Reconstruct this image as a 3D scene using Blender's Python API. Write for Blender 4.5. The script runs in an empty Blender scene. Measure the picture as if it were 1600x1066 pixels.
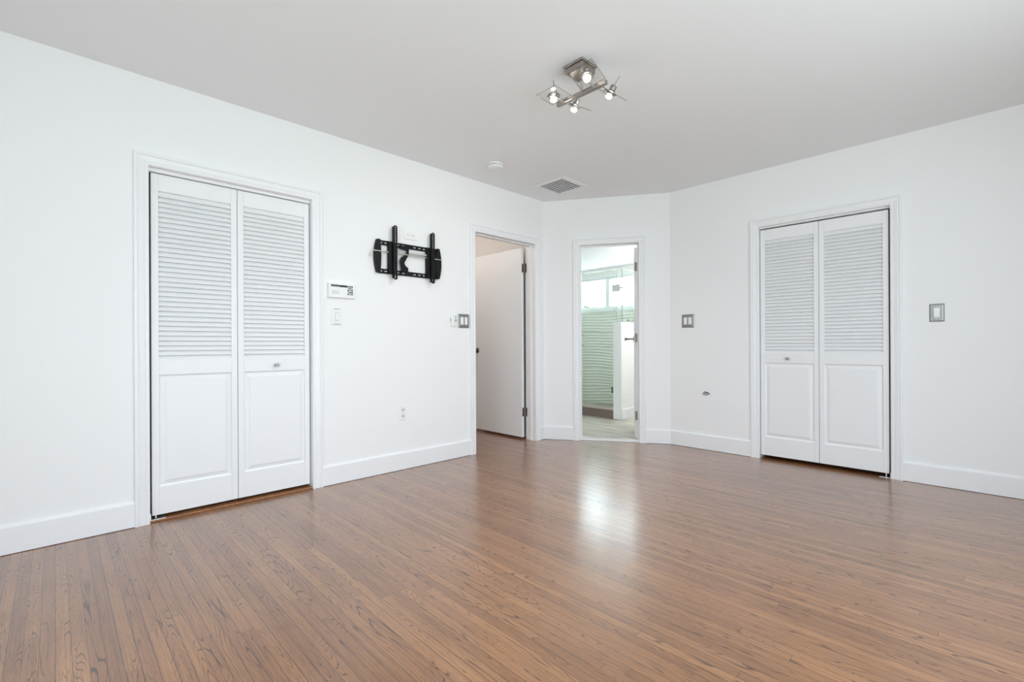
import bpy, bmesh, math, random
from mathutils import Vector, Matrix
random.seed(7)
S = bpy.context.scene
COL = S.collection
R = math.radians

# ------------------------------------------------------------------ camera
cam = bpy.data.cameras.new('camera')
cam.sensor_width = 36.0
cam.lens = 16.468
cam.shift_y = 0.00398
cam.clip_start = 0.02
co = bpy.data.objects.new('camera', cam)
COL.objects.link(co)
co.matrix_world = (Matrix.Translation((3.2957, 0.0, 0.9908)) @ Matrix.Rotation(R(45.655), 4, 'Z')
                   @ Matrix.Rotation(R(90), 4, 'X') @ Matrix.Rotation(-0.004546, 4, 'Z'))
S.camera = co

# ------------------------------------------------------------------ view, world, lights
S.view_settings.view_transform = 'Standard'
S.view_settings.look = 'None'
S.view_settings.gamma = 1.0
S.view_settings.exposure = 0.93
S.view_settings.use_curve_mapping = False
S.cycles.max_bounces = 14
S.cycles.diffuse_bounces = 9
S.cycles.glossy_bounces = 5
S.cycles.transparent_max_bounces = 12
S.cycles.caustics_reflective = False
S.cycles.caustics_refractive = False
S.cycles.sample_clamp_indirect = 6.0

world = bpy.data.worlds.new('sky')
S.world = world
world.use_nodes = True
wn = world.node_tree
wn.nodes.clear()
w_out = wn.nodes.new('ShaderNodeOutputWorld')
w_bg = wn.nodes.new('ShaderNodeBackground')
w_ramp = wn.nodes.new('ShaderNodeValToRGB')
w_sep = wn.nodes.new('ShaderNodeSeparateXYZ')
w_tc = wn.nodes.new('ShaderNodeTexCoord')
w_map = wn.nodes.new('ShaderNodeMapRange')
w_map.inputs['From Min'].default_value = -1.0
w_map.inputs['From Max'].default_value = 1.0
wn.links.new(w_tc.outputs['Generated'], w_sep.inputs[0])
wn.links.new(w_sep.outputs['Z'], w_map.inputs['Value'])
wn.links.new(w_map.outputs[0], w_ramp.inputs[0])
wn.links.new(w_ramp.outputs[0], w_bg.inputs[0])
wn.links.new(w_bg.outputs[0], w_out.inputs[0])
e = w_ramp.color_ramp.elements
e[0].position = 0.45; e[0].color = (0.89, 1.015, 1.065, 1)      # added glow below the horizon, brightens the ceiling
e[1].position = 0.50; e[1].color = (0.99, 1.13, 1.27, 1)       # overcast horizon
x = e.new(1.0); x.color = (0.99, 1.13, 1.27, 1)
# sky brightened toward the bathroom window, added to lift the bathroom and floor glare
w_dot = wn.nodes.new('ShaderNodeVectorMath'); w_dot.operation = 'DOT_PRODUCT'
w_dot.inputs[1].default_value = (-0.50, 0.82, 0.28)
wn.links.new(w_tc.outputs['Generated'], w_dot.inputs[0])
w_boost = wn.nodes.new('ShaderNodeMapRange'); w_boost.interpolation_type = 'SMOOTHSTEP'
for k, v in (('From Min', 0.35), ('From Max', 0.95), ('To Min', 2.6), ('To Max', 6.5)):
    w_boost.inputs[k].default_value = v
wn.links.new(w_dot.outputs['Value'], w_boost.inputs['Value'])
wn.links.new(w_boost.outputs[0], w_bg.inputs['Strength'])


def portal(name, loc, rot, sx, sy):
    l = bpy.data.lights.new(name, 'AREA')
    l.shape = 'RECTANGLE'; l.size = sx; l.size_y = sy
    l.cycles.is_portal = True
    o = bpy.data.objects.new(name, l)
    o.location = loc; o.rotation_euler = rot
    COL.objects.link(o)
    return o


XS, YB, H = 4.40, -1.30, 2.50            # side wall, wall behind the camera, ceiling
YR = 4.3813                              # right wall
YA, XB = 3.6908, 1.0669                  # the two corners of the diagonal wall
ANG = math.atan2(YR - YA, XB)
LEN = math.hypot(XB, YR - YA)
WIN_SIDE = (-0.5, 2.8, 0.10, 2.2)        # y0 y1 z0 z1 in the side wall
WIN_BACK = (2.1, 3.9, 0.05, 2.2)        # x0 x1 z0 z1 in the wall behind the camera
WIN_BATH = (-1.72, 0.10, 1.59, 2.10)
portal('window_daylight', (XS + 0.16, 1.15, 1.15), (0, R(90), 0), 2.1, 3.3)
portal('window_daylight', (3.0, YB - 0.16, 1.125), (R(90), 0, 0), 1.8, 2.15)
portal('window_daylight', (-0.81, 6.68, 1.845), (R(-90), 0, 0), 1.82, 0.51)


def lamp(name, loc, power, color, radius):
    l = bpy.data.lights.new(name, 'POINT')
    l.energy = power; l.color = color; l.shadow_soft_size = radius
    o = bpy.data.objects.new(name, l)
    o.location = loc
    COL.objects.link(o)


lamp('hall_lamp', (-0.95, 2.75, 2.30), 5.6, (1.0, 0.91, 0.83), 0.08)
lamp('bathroom_fill', (0.45, 5.60, 2.05), 12.0, (1.0, 0.98, 0.96), 0.12)  # added fill light, no fitting seen; brightens the bathroom


# ------------------------------------------------------------------ materials
def mat(name, color, rough=0.5, metal=0.0, spec=0.5, coat=0.0, emit=None, bump=0.0, bump_scale=200.0):
    m = bpy.data.materials.new(name)
    m.use_nodes = True
    nt = m.node_tree
    b = nt.nodes['Principled BSDF']
    b.inputs['Base Color'].default_value = (*color, 1)
    b.inputs['Roughness'].default_value = rough
    b.inputs['Metallic'].default_value = metal
    b.inputs['Specular IOR Level'].default_value = spec
    b.inputs['Coat Weight'].default_value = coat
    if emit:
        b.inputs['Emission Color'].default_value = (*emit[0], 1)
        b.inputs['Emission Strength'].default_value = emit[1]
    tc = nt.nodes.new('ShaderNodeTexCoord')
    n = nt.nodes.new('ShaderNodeTexNoise')
    n.inputs['Scale'].default_value = bump_scale
    n.inputs['Detail'].default_value = 3
    nt.links.new(tc.outputs['Object'], n.inputs['Vector'])
    if bump:
        bp = nt.nodes.new('ShaderNodeBump')
        bp.inputs['Strength'].default_value = bump
        bp.inputs['Distance'].default_value = 0.001
        nt.links.new(n.outputs['Fac'], bp.inputs['Height'])
        nt.links.new(bp.outputs['Normal'], b.inputs['Normal'])
    else:                                  # slight variation of the gloss
        r = nt.nodes.new('ShaderNodeMapRange')
        r.inputs['To Min'].default_value = max(0.02, rough - 0.03)
        r.inputs['To Max'].default_value = min(1.0, rough + 0.03)
        nt.links.new(n.outputs['Fac'], r.inputs['Value'])
        nt.links.new(r.outputs[0], b.inputs['Roughness'])
    return m


M_WALL = mat('white_wall_paint', (0.84, 0.84, 0.84), 0.65, spec=0.25, bump=0.10, bump_scale=160)
M_CEIL = mat('flat_ceiling_paint', (0.845, 0.86, 0.875), 0.85, spec=0.1, bump=0.08, bump_scale=140)
M_TRIM = mat('semigloss_trim_paint', (0.83, 0.83, 0.84), 0.36, spec=0.4)
M_DOOR = mat('door_paint', (0.82, 0.82, 0.825), 0.42, spec=0.4)
M_HALL = mat('hall_wall_paint', (0.72, 0.69, 0.66), 0.7, spec=0.2)
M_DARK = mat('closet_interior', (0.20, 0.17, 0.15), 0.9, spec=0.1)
M_NICK = mat('brushed_nickel', (0.30, 0.295, 0.29), 0.45, metal=1.0)
M_PLATE = mat('pewter_plate', (0.34, 0.34, 0.335), 0.46, metal=1.0)
M_BRONZE = mat('dull_dark_hinge_metal', (0.20, 0.18, 0.155), 0.38, metal=1.0)
M_CHROME = mat('chrome', (0.72, 0.71, 0.69), 0.12, metal=1.0)
M_SATIN = mat('satin_steel', (0.42, 0.385, 0.36), 0.28, metal=1.0)
M_BLACK = mat('black_powder_coat', (0.0045, 0.0045, 0.005), 0.5, spec=0.25)
M_STEEL = mat('zinc_rod', (0.74, 0.73, 0.71), 0.42, metal=1.0)
M_PLAST = mat('white_plastic', (0.83, 0.83, 0.82), 0.35)
M_PLASTG = mat('grey_plastic', (0.42, 0.42, 0.42), 0.4)
M_PLASTL = mat('pale_grey_plastic', (0.66, 0.66, 0.65), 0.45)
M_GAP = mat('shaded_grey_plastic', (0.22, 0.22, 0.22), 0.6)
M_LCD = mat('dark_display', (0.03, 0.032, 0.035), 0.2)
M_LCD2 = mat('grey_display', (0.10, 0.10, 0.105), 0.2)
M_SLOT = mat('dark_slot', (0.02, 0.02, 0.02), 0.8)
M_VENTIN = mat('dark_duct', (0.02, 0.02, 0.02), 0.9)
M_BULB = mat('lit_bulb', (1, 1, 1), 0.4, emit=((1.0, 0.95, 0.86), 9.0))
M_MARBLE = mat('white_marble', (0.80, 0.79, 0.77), 0.2)
M_CURB = mat('brown_curb_tile', (0.20, 0.155, 0.135), 0.4)
M_CURBTOP = mat('pink_beige_curb_cap', (0.48, 0.37, 0.31), 0.35)
M_TILE = mat('pale_green_wave_tile', (0.72, 0.75, 0.69), 0.16)
M_BATHW = mat('bathroom_paint', (0.82, 0.83, 0.80), 0.6, spec=0.25)
M_VINYL = mat('window_vinyl', (0.80, 0.84, 0.84), 0.4)
M_LEAF = mat('leaf_green', (0.10, 0.17, 0.06), 0.6)
M_BARK = mat('bark', (0.12, 0.09, 0.07), 0.9)
M_PAPER = mat('torn_drywall_paper', (0.70, 0.69, 0.67), 0.9)


def glass_mat(name, tint, refl=1.0):
    m = bpy.data.materials.new(name)
    m.use_nodes = True
    nt = m.node_tree
    nt.nodes.clear()
    out = nt.nodes.new('ShaderNodeOutputMaterial')
    mix = nt.nodes.new('ShaderNodeMixShader')
    tr = nt.nodes.new('ShaderNodeBsdfTransparent')
    gl = nt.nodes.new('ShaderNodeBsdfGlossy')
    lw = nt.nodes.new('ShaderNodeLayerWeight')
    lw.inputs['Blend'].default_value = 0.5
    pw = nt.nodes.new('ShaderNodeMath'); pw.operation = 'POWER'
    pw.inputs[1].default_value = 5.0
    fr = nt.nodes.new('ShaderNodeMath'); fr.operation = 'MULTIPLY_ADD'
    fr.inputs[1].default_value = 0.9; fr.inputs[2].default_value = 0.04
    nt.links.new(lw.outputs['Facing'], pw.inputs[0])
    nt.links.new(pw.outputs[0], fr.inputs[0])
    tr.inputs['Color'].default_value = (*tint, 1)
    gl.inputs['Roughness'].default_value = 0.02
    gl.inputs['Color'].default_value = (refl, refl, refl, 1)
    nt.links.new(fr.outputs[0], mix.inputs[0])
    nt.links.new(tr.outputs[0], mix.inputs[1])
    nt.links.new(gl.outputs[0], mix.inputs[2])
    nt.links.new(mix.outputs[0], out.inputs['Surface'])
    return m


M_GLASS = glass_mat('shower_glass', (0.955, 0.98, 0.965), 0.8)
M_GLASSE = mat('green_glass_edge', (0.30, 0.42, 0.38), 0.1)
M_PANE = glass_mat('window_glass', (0.97, 0.985, 0.98), 0.8)
M_SHADE = glass_mat('clear_lamp_glass', (0.95, 0.955, 0.95), 1.0)


def wood_floor():
    m = bpy.data.materials.new('oak_strip_floor')
    m.use_nodes = True
    nt = m.node_tree
    N, L = nt.nodes, nt.links
    b = N['Principled BSDF']

    def math_(op, a, c=None, d=None):
        n = N.new('ShaderNodeMath'); n.operation = op
        for i, v in enumerate((a, c, d)):
            if v is None: continue
            if isinstance(v, (int, float)): n.inputs[i].default_value = v
            else: L.new(v, n.inputs[i])
        return n.outputs[0]

    def comb(x, y, z):
        n = N.new('ShaderNodeCombineXYZ')
        for i, v in enumerate((x, y, z)):
            if isinstance(v, (int, float)): n.inputs[i].default_value = v
            else: L.new(v, n.inputs[i])
        return n.outputs[0]

    def noise(vec, scale, detail=3.0, rough=0.5, dist=0.0):
        n = N.new('ShaderNodeTexNoise')
        n.inputs['Scale'].default_value = scale
        n.inputs['Detail'].default_value = detail
        n.inputs['Roughness'].default_value = rough
        n.inputs['Distortion'].default_value = dist
        L.new(vec, n.inputs['Vector'])
        return n.outputs['Fac']

    def white(vec):
        n = N.new('ShaderNodeTexWhiteNoise'); n.noise_dimensions = '2D'
        L.new(vec, n.inputs['Vector'])
        return n.outputs['Value']

    def rng(v, a, c, d, f, smooth=True):
        n = N.new('ShaderNodeMapRange')
        if smooth: n.interpolation_type = 'SMOOTHSTEP'
        L.new(v, n.inputs['Value'])
        for k, val in zip(('From Min', 'From Max', 'To Min', 'To Max'), (a, c, d, f)):
            n.inputs[k].default_value = val
        return n.outputs[0]

    tc = N.new('ShaderNodeTexCoord')
    sp = N.new('ShaderNodeSeparateXYZ')
    L.new(tc.outputs['Object'], sp.inputs[0])
    X, Y = sp.outputs['X'], sp.outputs['Y']
    PW = 0.0381
    row_f = math_('DIVIDE', Y, PW)
    row = math_('FLOOR', row_f)
    fy = math_('FRACT', row_f)
    r1 = white(comb(row, 3.7, 0))
    r2 = white(comb(row, 11.3, 0))
    blen = math_('MULTIPLY_ADD', r2, 1.2, 0.9)
    bx = math_('DIVIDE', math_('MULTIPLY_ADD', r1, 7.0, math_('ADD', X, 20.0)), blen)
    brd = math_('FLOOR', bx)
    fx = math_('FRACT', bx)
    rb = white(comb(row, brd, 0))
    rc = white(comb(brd, math_('ADD', row, 57.0), 0))
    # seams
    ey = math_('MULTIPLY', math_('MINIMUM', fy, math_('SUBTRACT', 1.0, fy)), PW)
    ex = math_('MULTIPLY', math_('MINIMUM', fx, math_('SUBTRACT', 1.0, fx)), blen)
    rowgap = math_('MULTIPLY_ADD', r2, 0.0014, 0.0007)
    sy = math_('SUBTRACT', 1.0, math_('DIVIDE', ey, rowgap)); sy.node.use_clamp = True
    sx = math_('SUBTRACT', 1.0, math_('DIVIDE', ex, 0.0014)); sx.node.use_clamp = True
    seam = math_('MAXIMUM', sy, sx)
    # cathedral grain: contour lines of a stretched noise, different in every board
    off = math_('MULTIPLY', rb, 91.0)
    gx = math_('ADD', X, off)
    gvec = comb(math_('MULTIPLY', gx, 0.95), math_('MULTIPLY_ADD', Y, 11.0, off), math_('MULTIPLY', rc, 40.0))
    g = noise(gvec, 1.0, 2.2, 0.45, 0.25)
    freq = math_('MULTIPLY_ADD', rc, 40.0, 20.0)
    ring = math_('SINE', math_('MULTIPLY', math_('MULTIPLY', g, freq), 6.2832))
    ring = rng(ring, 0.66, 1.0, 0.0, 1.0)
    breakup = rng(noise(comb(math_('MULTIPLY', gx, 5.0), math_('MULTIPLY', Y, 26.0), off), 1.0, 2.0), 0.38, 0.62, 0.1, 1.0)
    ring = math_('MULTIPLY', ring, breakup)
    # pores: short dashes along the board
    pore = noise(comb(math_('MULTIPLY', gx, 18.0), math_('MULTIPLY', Y, 520.0), off), 1.0, 2.0, 0.6)
    pore = rng(pore, 0.52, 0.72, 0.0, 1.0)
    streak = noise(comb(math_('MULTIPLY', gx, 2.2), math_('MULTIPLY', Y, 190.0), off), 1.0, 4.0, 0.65)
    blotch = noise(comb(X, Y, 0.0), 1.1, 3.0, 0.5)

    ramp = N.new('ShaderNodeValToRGB')
    cr = ramp.color_ramp
    cr.elements[0].position = 0.0; cr.elements[0].color = (0.155, 0.057, 0.018, 1)
    cr.elements[1].position = 1.0; cr.elements[1].color = (0.460, 0.224, 0.090, 1)
    c2 = cr.elements.new(0.35); c2.color = (0.243, 0.100, 0.035, 1)
    c3 = cr.elements.new(0.7); c3.color = (0.325, 0.142, 0.053, 1)
    tone = math_('ADD', math_('MULTIPLY_ADD', rb, 0.42, 0.12),
                 math_('ADD', math_('MULTIPLY_ADD', streak, 1.1, -0.40), math_('MULTIPLY_ADD', blotch, 0.5, -0.20)))
    L.new(tone, ramp.inputs[0])

    def mixc(fac, c1, color, amount, mode='MULTIPLY'):
        n = N.new('ShaderNodeMix'); n.data_type = 'RGBA'; n.blend_type = mode
        L.new(math_('MULTIPLY', fac, amount), n.inputs['Factor'])
        L.new(c1, n.inputs['A'])
        n.inputs['B'].default_value = (*color, 1)
        return n.outputs['Result']

    c = mixc(ring, ramp.outputs[0], (0.20, 0.16, 0.14), 0.88)
    c = mixc(pore, c, (0.38, 0.32, 0.29), 0.72)
    c = mixc(seam, c, (0.06, 0.045, 0.04), 0.95)
    L.new(c, b.inputs['Base Color'])
    rough = math_('ADD', math_('MULTIPLY_ADD', noise(comb(X, Y, 4.0), 2.2, 4.0, 0.55), 0.12, 0.30),
                  math_('MULTIPLY', ring, 0.06))
    L.new(rough, b.inputs['Roughness'])
    b.inputs['Specular IOR Level'].default_value = 0.5
    b.inputs['Coat Weight'].default_value = 1.0
    b.inputs['Coat Roughness'].default_value = 0.21
    b.inputs['Coat IOR'].default_value = 1.6
    hgt = math_('SUBTRACT', math_('MULTIPLY', math_('ADD', math_('MULTIPLY', ring, 0.12), math_('MULTIPLY', pore, 0.05)), -1.0),
                math_('MULTIPLY', seam, 0.7))
    hgt = math_('ADD', hgt, math_('MULTIPLY', noise(comb(math_('MULTIPLY', X, 1.2), math_('MULTIPLY', Y, 26.0), 0.0), 1.0, 1.0), 0.5))
    bp = N.new('ShaderNodeBump')
    bp.inputs['Strength'].default_value = 0.16
    bp.inputs['Distance'].default_value = 0.0012
    L.new(hgt, bp.inputs['Height'])
    L.new(bp.outputs['Normal'], b.inputs['Normal'])
    L.new(bp.outputs['Normal'], b.inputs['Coat Normal'])
    return m


M_FLOOR = wood_floor()


def streak_mat(name, c1, c2, vec_scale, rough):
    m = bpy.data.materials.new(name)
    m.use_nodes = True
    nt = m.node_tree
    b = nt.nodes['Principled BSDF']
    tc = nt.nodes.new('ShaderNodeTexCoord')
    mp = nt.nodes.new('ShaderNodeMapping')
    mp.inputs['Scale'].default_value = vec_scale
    n = nt.nodes.new('ShaderNodeTexNoise')
    n.inputs['Scale'].default_value = 1.0
    n.inputs['Detail'].default_value = 4
    r = nt.nodes.new('ShaderNodeValToRGB')
    r.color_ramp.elements[0].position = 0.32; r.color_ramp.elements[0].color = (*c1, 1)
    r.color_ramp.elements[1].position = 0.68; r.color_ramp.elements[1].color = (*c2, 1)
    nt.links.new(tc.outputs['Object'], mp.inputs[0])
    nt.links.new(mp.outputs[0], n.inputs['Vector'])
    nt.links.new(n.outputs['Fac'], r.inputs[0])
    nt.links.new(r.outputs[0], b.inputs['Base Color'])
    b.inputs['Roughness'].default_value = rough
    return m


M_BATHFL = streak_mat('grey_beige_floor_tile', (0.33, 0.30, 0.25), (0.62, 0.58, 0.52), (2.5, 13.0, 1.0), 0.35)
M_SADDLE = streak_mat('orange_oak_saddle', (0.21, 0.085, 0.035), (0.36, 0.16, 0.07), (60.0, 4.0, 60.0), 0.45)


# ------------------------------------------------------------------ mesh helpers
class MB:
    def __init__(self):
        self.bm = bmesh.new()

    def box(self, x0, x1, y0, y1, z0, z1, m=None):
        v = [self.bm.verts.new((x, y, z)) for z in (z0, z1) for y in (y0, y1) for x in (x0, x1)]
        for f in ((0, 2, 3, 1), (4, 5, 7, 6), (0, 1, 5, 4), (2, 6, 7, 3), (0, 4, 6, 2), (1, 3, 7, 5)):
            self.bm.faces.new([v[i] for i in f])
        if m is not None:
            for q in v: q.co = m @ q.co
        return self

    def prism(self, pts, z0, z1, m=None):
        """polygon in x,y extruded along z"""
        a = [self.bm.verts.new((p[0], p[1], z0)) for p in pts]
        c = [self.bm.verts.new((p[0], p[1], z1)) for p in pts]
        n = len(pts)
        self.bm.faces.new(a[::-1]); self.bm.faces.new(c)
        for i in range(n):
            self.bm.faces.new((a[i], a[(i + 1) % n], c[(i + 1) % n], c[i]))
        if m is not None:
            for q in a + c: q.co = m @ q.co
        return self

    def lathe(self, prof, m=None, seg=24):
        """profile (r, z) turned about z"""
        rings = []
        for r, z in prof:
            if r < 1e-6:
                rings.append([self.bm.verts.new((0, 0, z))])
            else:
                rings.append([self.bm.verts.new((r * math.cos(2 * math.pi * i / seg), r * math.sin(2 * math.pi * i / seg), z)) for i in range(seg)])
        for a, c in zip(rings, rings[1:]):
            for i in range(seg):
                j = (i + 1) % seg
                if len(a) == 1 and len(c) == 1: continue
                if len(a) == 1: self.bm.faces.new((a[0], c[i], c[j]))
                elif len(c) == 1: self.bm.faces.new((a[i], a[j], c[0]))
                else: self.bm.faces.new((a[i], a[j], c[j], c[i]))
        for rg, rev in ((rings[0], True), (rings[-1], False)):
            if len(rg) > 2: self.bm.faces.new(rg[::-1] if rev else rg)
        if m is not None:
            for rg in rings:
                for q in rg: q.co = m @ q.co
        return self

    def rod(self, p0, p1, r, seg=12, r2=None):
        p0, p1 = Vector(p0), Vector(p1)
        d = p1 - p0
        m = Matrix.Translation(p0) @ d.to_track_quat('Z', 'Y').to_matrix().to_4x4()
        return self.lathe([(r, 0), (r if r2 is None else r2, d.length)], m, seg)

    def torus(self, Rr, r, m=None, seg=28, ss=8):
        g = [[self.bm.verts.new(((Rr + r * math.cos(2 * math.pi * j / ss)) * math.cos(2 * math.pi * i / seg),
                                 (Rr + r * math.cos(2 * math.pi * j / ss)) * math.sin(2 * math.pi * i / seg),
                                 r * math.sin(2 * math.pi * j / ss))) for j in range(ss)] for i in range(seg)]
        for i in range(seg):
            for j in range(ss):
                self.bm.faces.new((g[i][j], g[(i + 1) % seg][j], g[(i + 1) % seg][(j + 1) % ss], g[i][(j + 1) % ss]))
        if m is not None:
            for a in g:
                for q in a: q.co = m @ q.co
        return self

    def sphere(self, c, r, m=None, seg=16, rings=10, sz=1.0):
        prof = [(r * math.sin(math.pi * k / rings), -r * sz * math.cos(math.pi * k / rings)) for k in range(rings + 1)]
        mm = Matrix.Translation(c)
        return self.lathe(prof, (m @ mm) if m is not None else mm, seg)

    def tube(self, pts, r, seg=8):
        pts = [Vector(p) for p in pts]
        prev = None
        n = len(pts)
        for i, p in enumerate(pts):
            t = (pts[min(i + 1, n - 1)] - pts[max(i - 1, 0)]).normalized()
            q = t.to_track_quat('Z', 'Y').to_matrix()
            ring = [self.bm.verts.new(p + q @ Vector((r * math.cos(2 * math.pi * k / seg), r * math.sin(2 * math.pi * k / seg), 0))) for k in range(seg)]
            if prev:
                for k in range(seg):
                    self.bm.faces.new((prev[k], prev[(k + 1) % seg], ring[(k + 1) % seg], ring[k]))
            else:
                self.bm.faces.new(ring[::-1])
            prev = ring
        self.bm.faces.new(prev)
        return self

    def build(self, name, material, parent=None, bevel=0.0, smooth=False, segs=2):
        bmesh.ops.recalc_face_normals(self.bm, faces=self.bm.faces)
        me = bpy.data.meshes.new(name)
        self.bm.to_mesh(me); self.bm.free()
        me.materials.append(material)
        o = bpy.data.objects.new(name, me)
        COL.objects.link(o)
        if parent is not None: o.parent = parent
        if smooth:
            for p in me.polygons: p.use_smooth = True
            try:
                me.set_sharp_from_angle(angle=R(38))
            except Exception:
                pass
        if bevel:
            bv = o.modifiers.new('bevel', 'BEVEL')
            bv.width = bevel; bv.segments = segs; bv.limit_method = 'ANGLE'; bv.angle_limit = R(40)
        return o


def tag(o, label, cat, kind=None, group=None):
    o['label'] = label; o['category'] = cat
    if kind: o['kind'] = kind
    if group: o['group'] = group
    return o


def empty(name, m, label=None, cat=None, kind=None, group=None, parent=None):
    o = bpy.data.objects.new(name, None)
    o.empty_display_size = 0.1
    COL.objects.link(o)
    if parent is not None: o.parent = parent
    o.matrix_local = m if isinstance(m, Matrix) else Matrix.Translation(m)
    if label: tag(o, label, cat, kind, group)
    return o


def plabel(o, label):
    o['label'] = label
    return o


# wall frames: local X along the wall (to the right seen from the room), Y into the wall, Z up
W_LEFT = Matrix.Translation((0, 0, 0)) @ Matrix.Rotation(R(90), 4, 'Z')
W_RIGHT = Matrix.Translation((0, YR, 0))
W_DIAG = Matrix.Translation((0, YA, 0)) @ Matrix.Rotation(ANG, 4, 'Z')


def on(wall, u, z):
    return wall @ Matrix.Translation((u, 0, z))


def wall_slab(mb, u0, u1, t, holes, z0=0.0, z1=H):
    """boxes around the holes (ua, ub, za, zb), sorted along u"""
    c = u0
    for ua, ub, za, zb in holes:
        if ua > c: mb.box(c, ua, 0, t, z0, z1)
        if za > z0: mb.box(ua, ub, 0, t, z0, za)
        if zb < z1: mb.box(ua, ub, 0, t, zb, z1)
        c = ub
    if u1 > c: mb.box(c, u1, 0, t, z0, z1)
    return mb


JT = 0.018                                    # jamb thickness
OP1 = (0.381, 1.281, 2.005)                   # left closet opening
OP2 = (2.751, 3.552, 2.030)                   # hall door
OP3 = (0.379, 0.968, 2.020)                   # bathroom door, on the diagonal wall
OP4 = (1.887, 2.780, 2.003)                   # right closet opening
T = 0.13


def hole(op):
    return (op[0] - JT, op[1] + JT, 0.0, op[2] + JT)


# ------------------------------------------------------------------ room shell
o = wall_slab(MB(), YB - 0.14, YA + 0.06, T, [hole(OP1), hole(OP2)]).build('wall_left', M_WALL)
o.matrix_world = W_LEFT
tag(o, 'white painted wall on the left holding the closet and the television bracket', 'wall', 'structure')
o = wall_slab(MB(), 0, LEN, T, [hole(OP3)]).build('wall_diagonal', M_WALL)
o.matrix_world = W_DIAG
tag(o, 'short white angled wall around the bathroom doorway', 'wall', 'structure')

# right wall, with the small ragged hole cut through its face
HX, HZ = 1.419, 0.527
rag = [(-0.042, -0.012), (-0.030, 0.006), (-0.016, 0.021), (0.004, 0.019), (0.020, 0.012), (0.041, -0.002),
       (0.026, -0.008), (0.012, -0.019), (-0.006, -0.020), (-0.024, -0.017)]
ring_box = [(-0.06, -0.04), (-0.06, 0.0), (-0.06, 0.04), (0.0, 0.04), (0.06, 0.04), (0.06, 0.0), (0.06, -0.04), (0.0, -0.04)]


def wall_with_rag():
    mb = MB()
    a, c = HX - 0.06, HX + 0.06
    wall_slab(mb, XB - 0.09, XS + 0.14, T, [(a, c, HZ - 0.04, HZ + 0.04), hole(OP4)])
    bm = mb.bm
    outer = [bm.verts.new((HX + px, 0, HZ + pz)) for px, pz in ring_box]
    inner = [bm.verts.new((HX + px, 0, HZ + pz)) for px, pz in rag]
    back = [bm.verts.new((HX + px * 0.9, 0.10, HZ + pz * 0.9)) for px, pz in rag]
    edges = []
    for loop in (outer, inner):
        for i in range(len(loop)):
            edges.append(bm.edges.new((loop[i], loop[(i + 1) % len(loop)])))
    bmesh.ops.triangle_fill(bm, use_beauty=True, use_dissolve=False, edges=edges)
    n = len(inner)
    for i in range(n):
        bm.faces.new((inner[i], inner[(i + 1) % n], back[(i + 1) % n], back[i]))
    return mb


o = wall_with_rag().build('wall_right', M_WALL)
o.matrix_world = W_RIGHT
tag(o, 'long white painted wall on the right holding the other closet', 'wall', 'structure')

hm = on(W_RIGHT, HX, HZ)
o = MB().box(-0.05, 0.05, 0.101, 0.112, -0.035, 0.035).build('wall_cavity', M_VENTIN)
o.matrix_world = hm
tag(o, 'dark cavity seen through the ragged hole low in the right wall', 'hole', 'structure')
mb = MB()
mb.prism([(-0.010, -0.002), (-0.002, 0.005), (0.014, 0.003), (0.028, -0.001), (0.010, -0.004), (-0.004, -0.006)], -0.0012, 0.0012,
         Matrix.Translation((0, 0.006, -0.003)) @ Matrix.Rotation(R(90), 4, 'X') @ Matrix.Rotation(R(14), 4, 'Y'))
o = mb.build('drywall_flap', M_PAPER)
o.matrix_world = hm
tag(o, 'torn white flap of drywall hanging inside the ragged wall hole', 'drywall scrap')

# side wall and wall behind the camera, each with its window opening
W_SIDE = Matrix.Translation((XS, 0, 0)) @ Matrix.Rotation(R(-90), 4, 'Z')      # local X = -y, local Y = +x
y0, y1, z0, z1 = WIN_SIDE
o = wall_slab(MB(), -YR - 0.12, -YB + 0.14, 0.14, [(-y1, -y0, z0, z1)]).build('wall_side', M_WALL)
o.matrix_world = W_SIDE
tag(o, 'white wall with the wide window, out of the picture to the right', 'wall', 'structure')
W_BACK = Matrix.Translation((0, YB, 0)) @ Matrix.Rotation(R(180), 4, 'Z')      # local X = -x, local Y = -y
x0, x1, bz0, bz1 = WIN_BACK
o = wall_slab(MB(), -XS - 0.12, 0.12, 0.14, [(-x1, -x0, bz0, bz1)]).build('wall_behind', M_WALL)
o.matrix_world = W_BACK
tag(o, 'white wall with the tall window behind the viewer', 'wall', 'structure')


def window(name, wall, u0, u1, z0, z1, mull, label, mtl, d0=0.05, d1=0.11, fw=0.05, pane=True):
    e_ = empty(name, wall, label, 'window', 'structure')
    mb = MB()
    mb.box(u0, u0 + fw, d0, d1, z0, z1).box(u1 - fw, u1, d0, d1, z0, z1)
    mb.box(u0 + fw, u1 - fw, d0, d1, z0, z0 + fw).box(u0 + fw, u1 - fw, d0, d1, z1 - fw, z1)
    for c, w in mull:
        mb.box(c - w / 2, c + w / 2, d0, d1, z0 + fw, z1 - fw)
    mb.build('window_frame', mtl, e_, 0.004)
    if pane:
        cuts = [u0 + fw] + [q for c, w in mull for q in (c - w / 2, c + w / 2)] + [u1 - fw]
        for a, c in zip(cuts[::2], cuts[1::2]):
            MB().box(a, c, (d0 + d1) / 2 - 0.003, (d0 + d1) / 2 + 0.003, z0 + fw, z1 - fw).build('pane', M_PANE, e_)
    return e_


window('window_1', W_SIDE, -y1, -y0, z0, z1, [(-1.15, 0.06)], 'wide window in the side wall lighting the bedroom', M_TRIM)
window('window_2', W_BACK, -x1, -x0, bz0, bz1, [(-3.0, 0.07)], 'tall window in the wall behind the viewer', M_TRIM)

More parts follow.
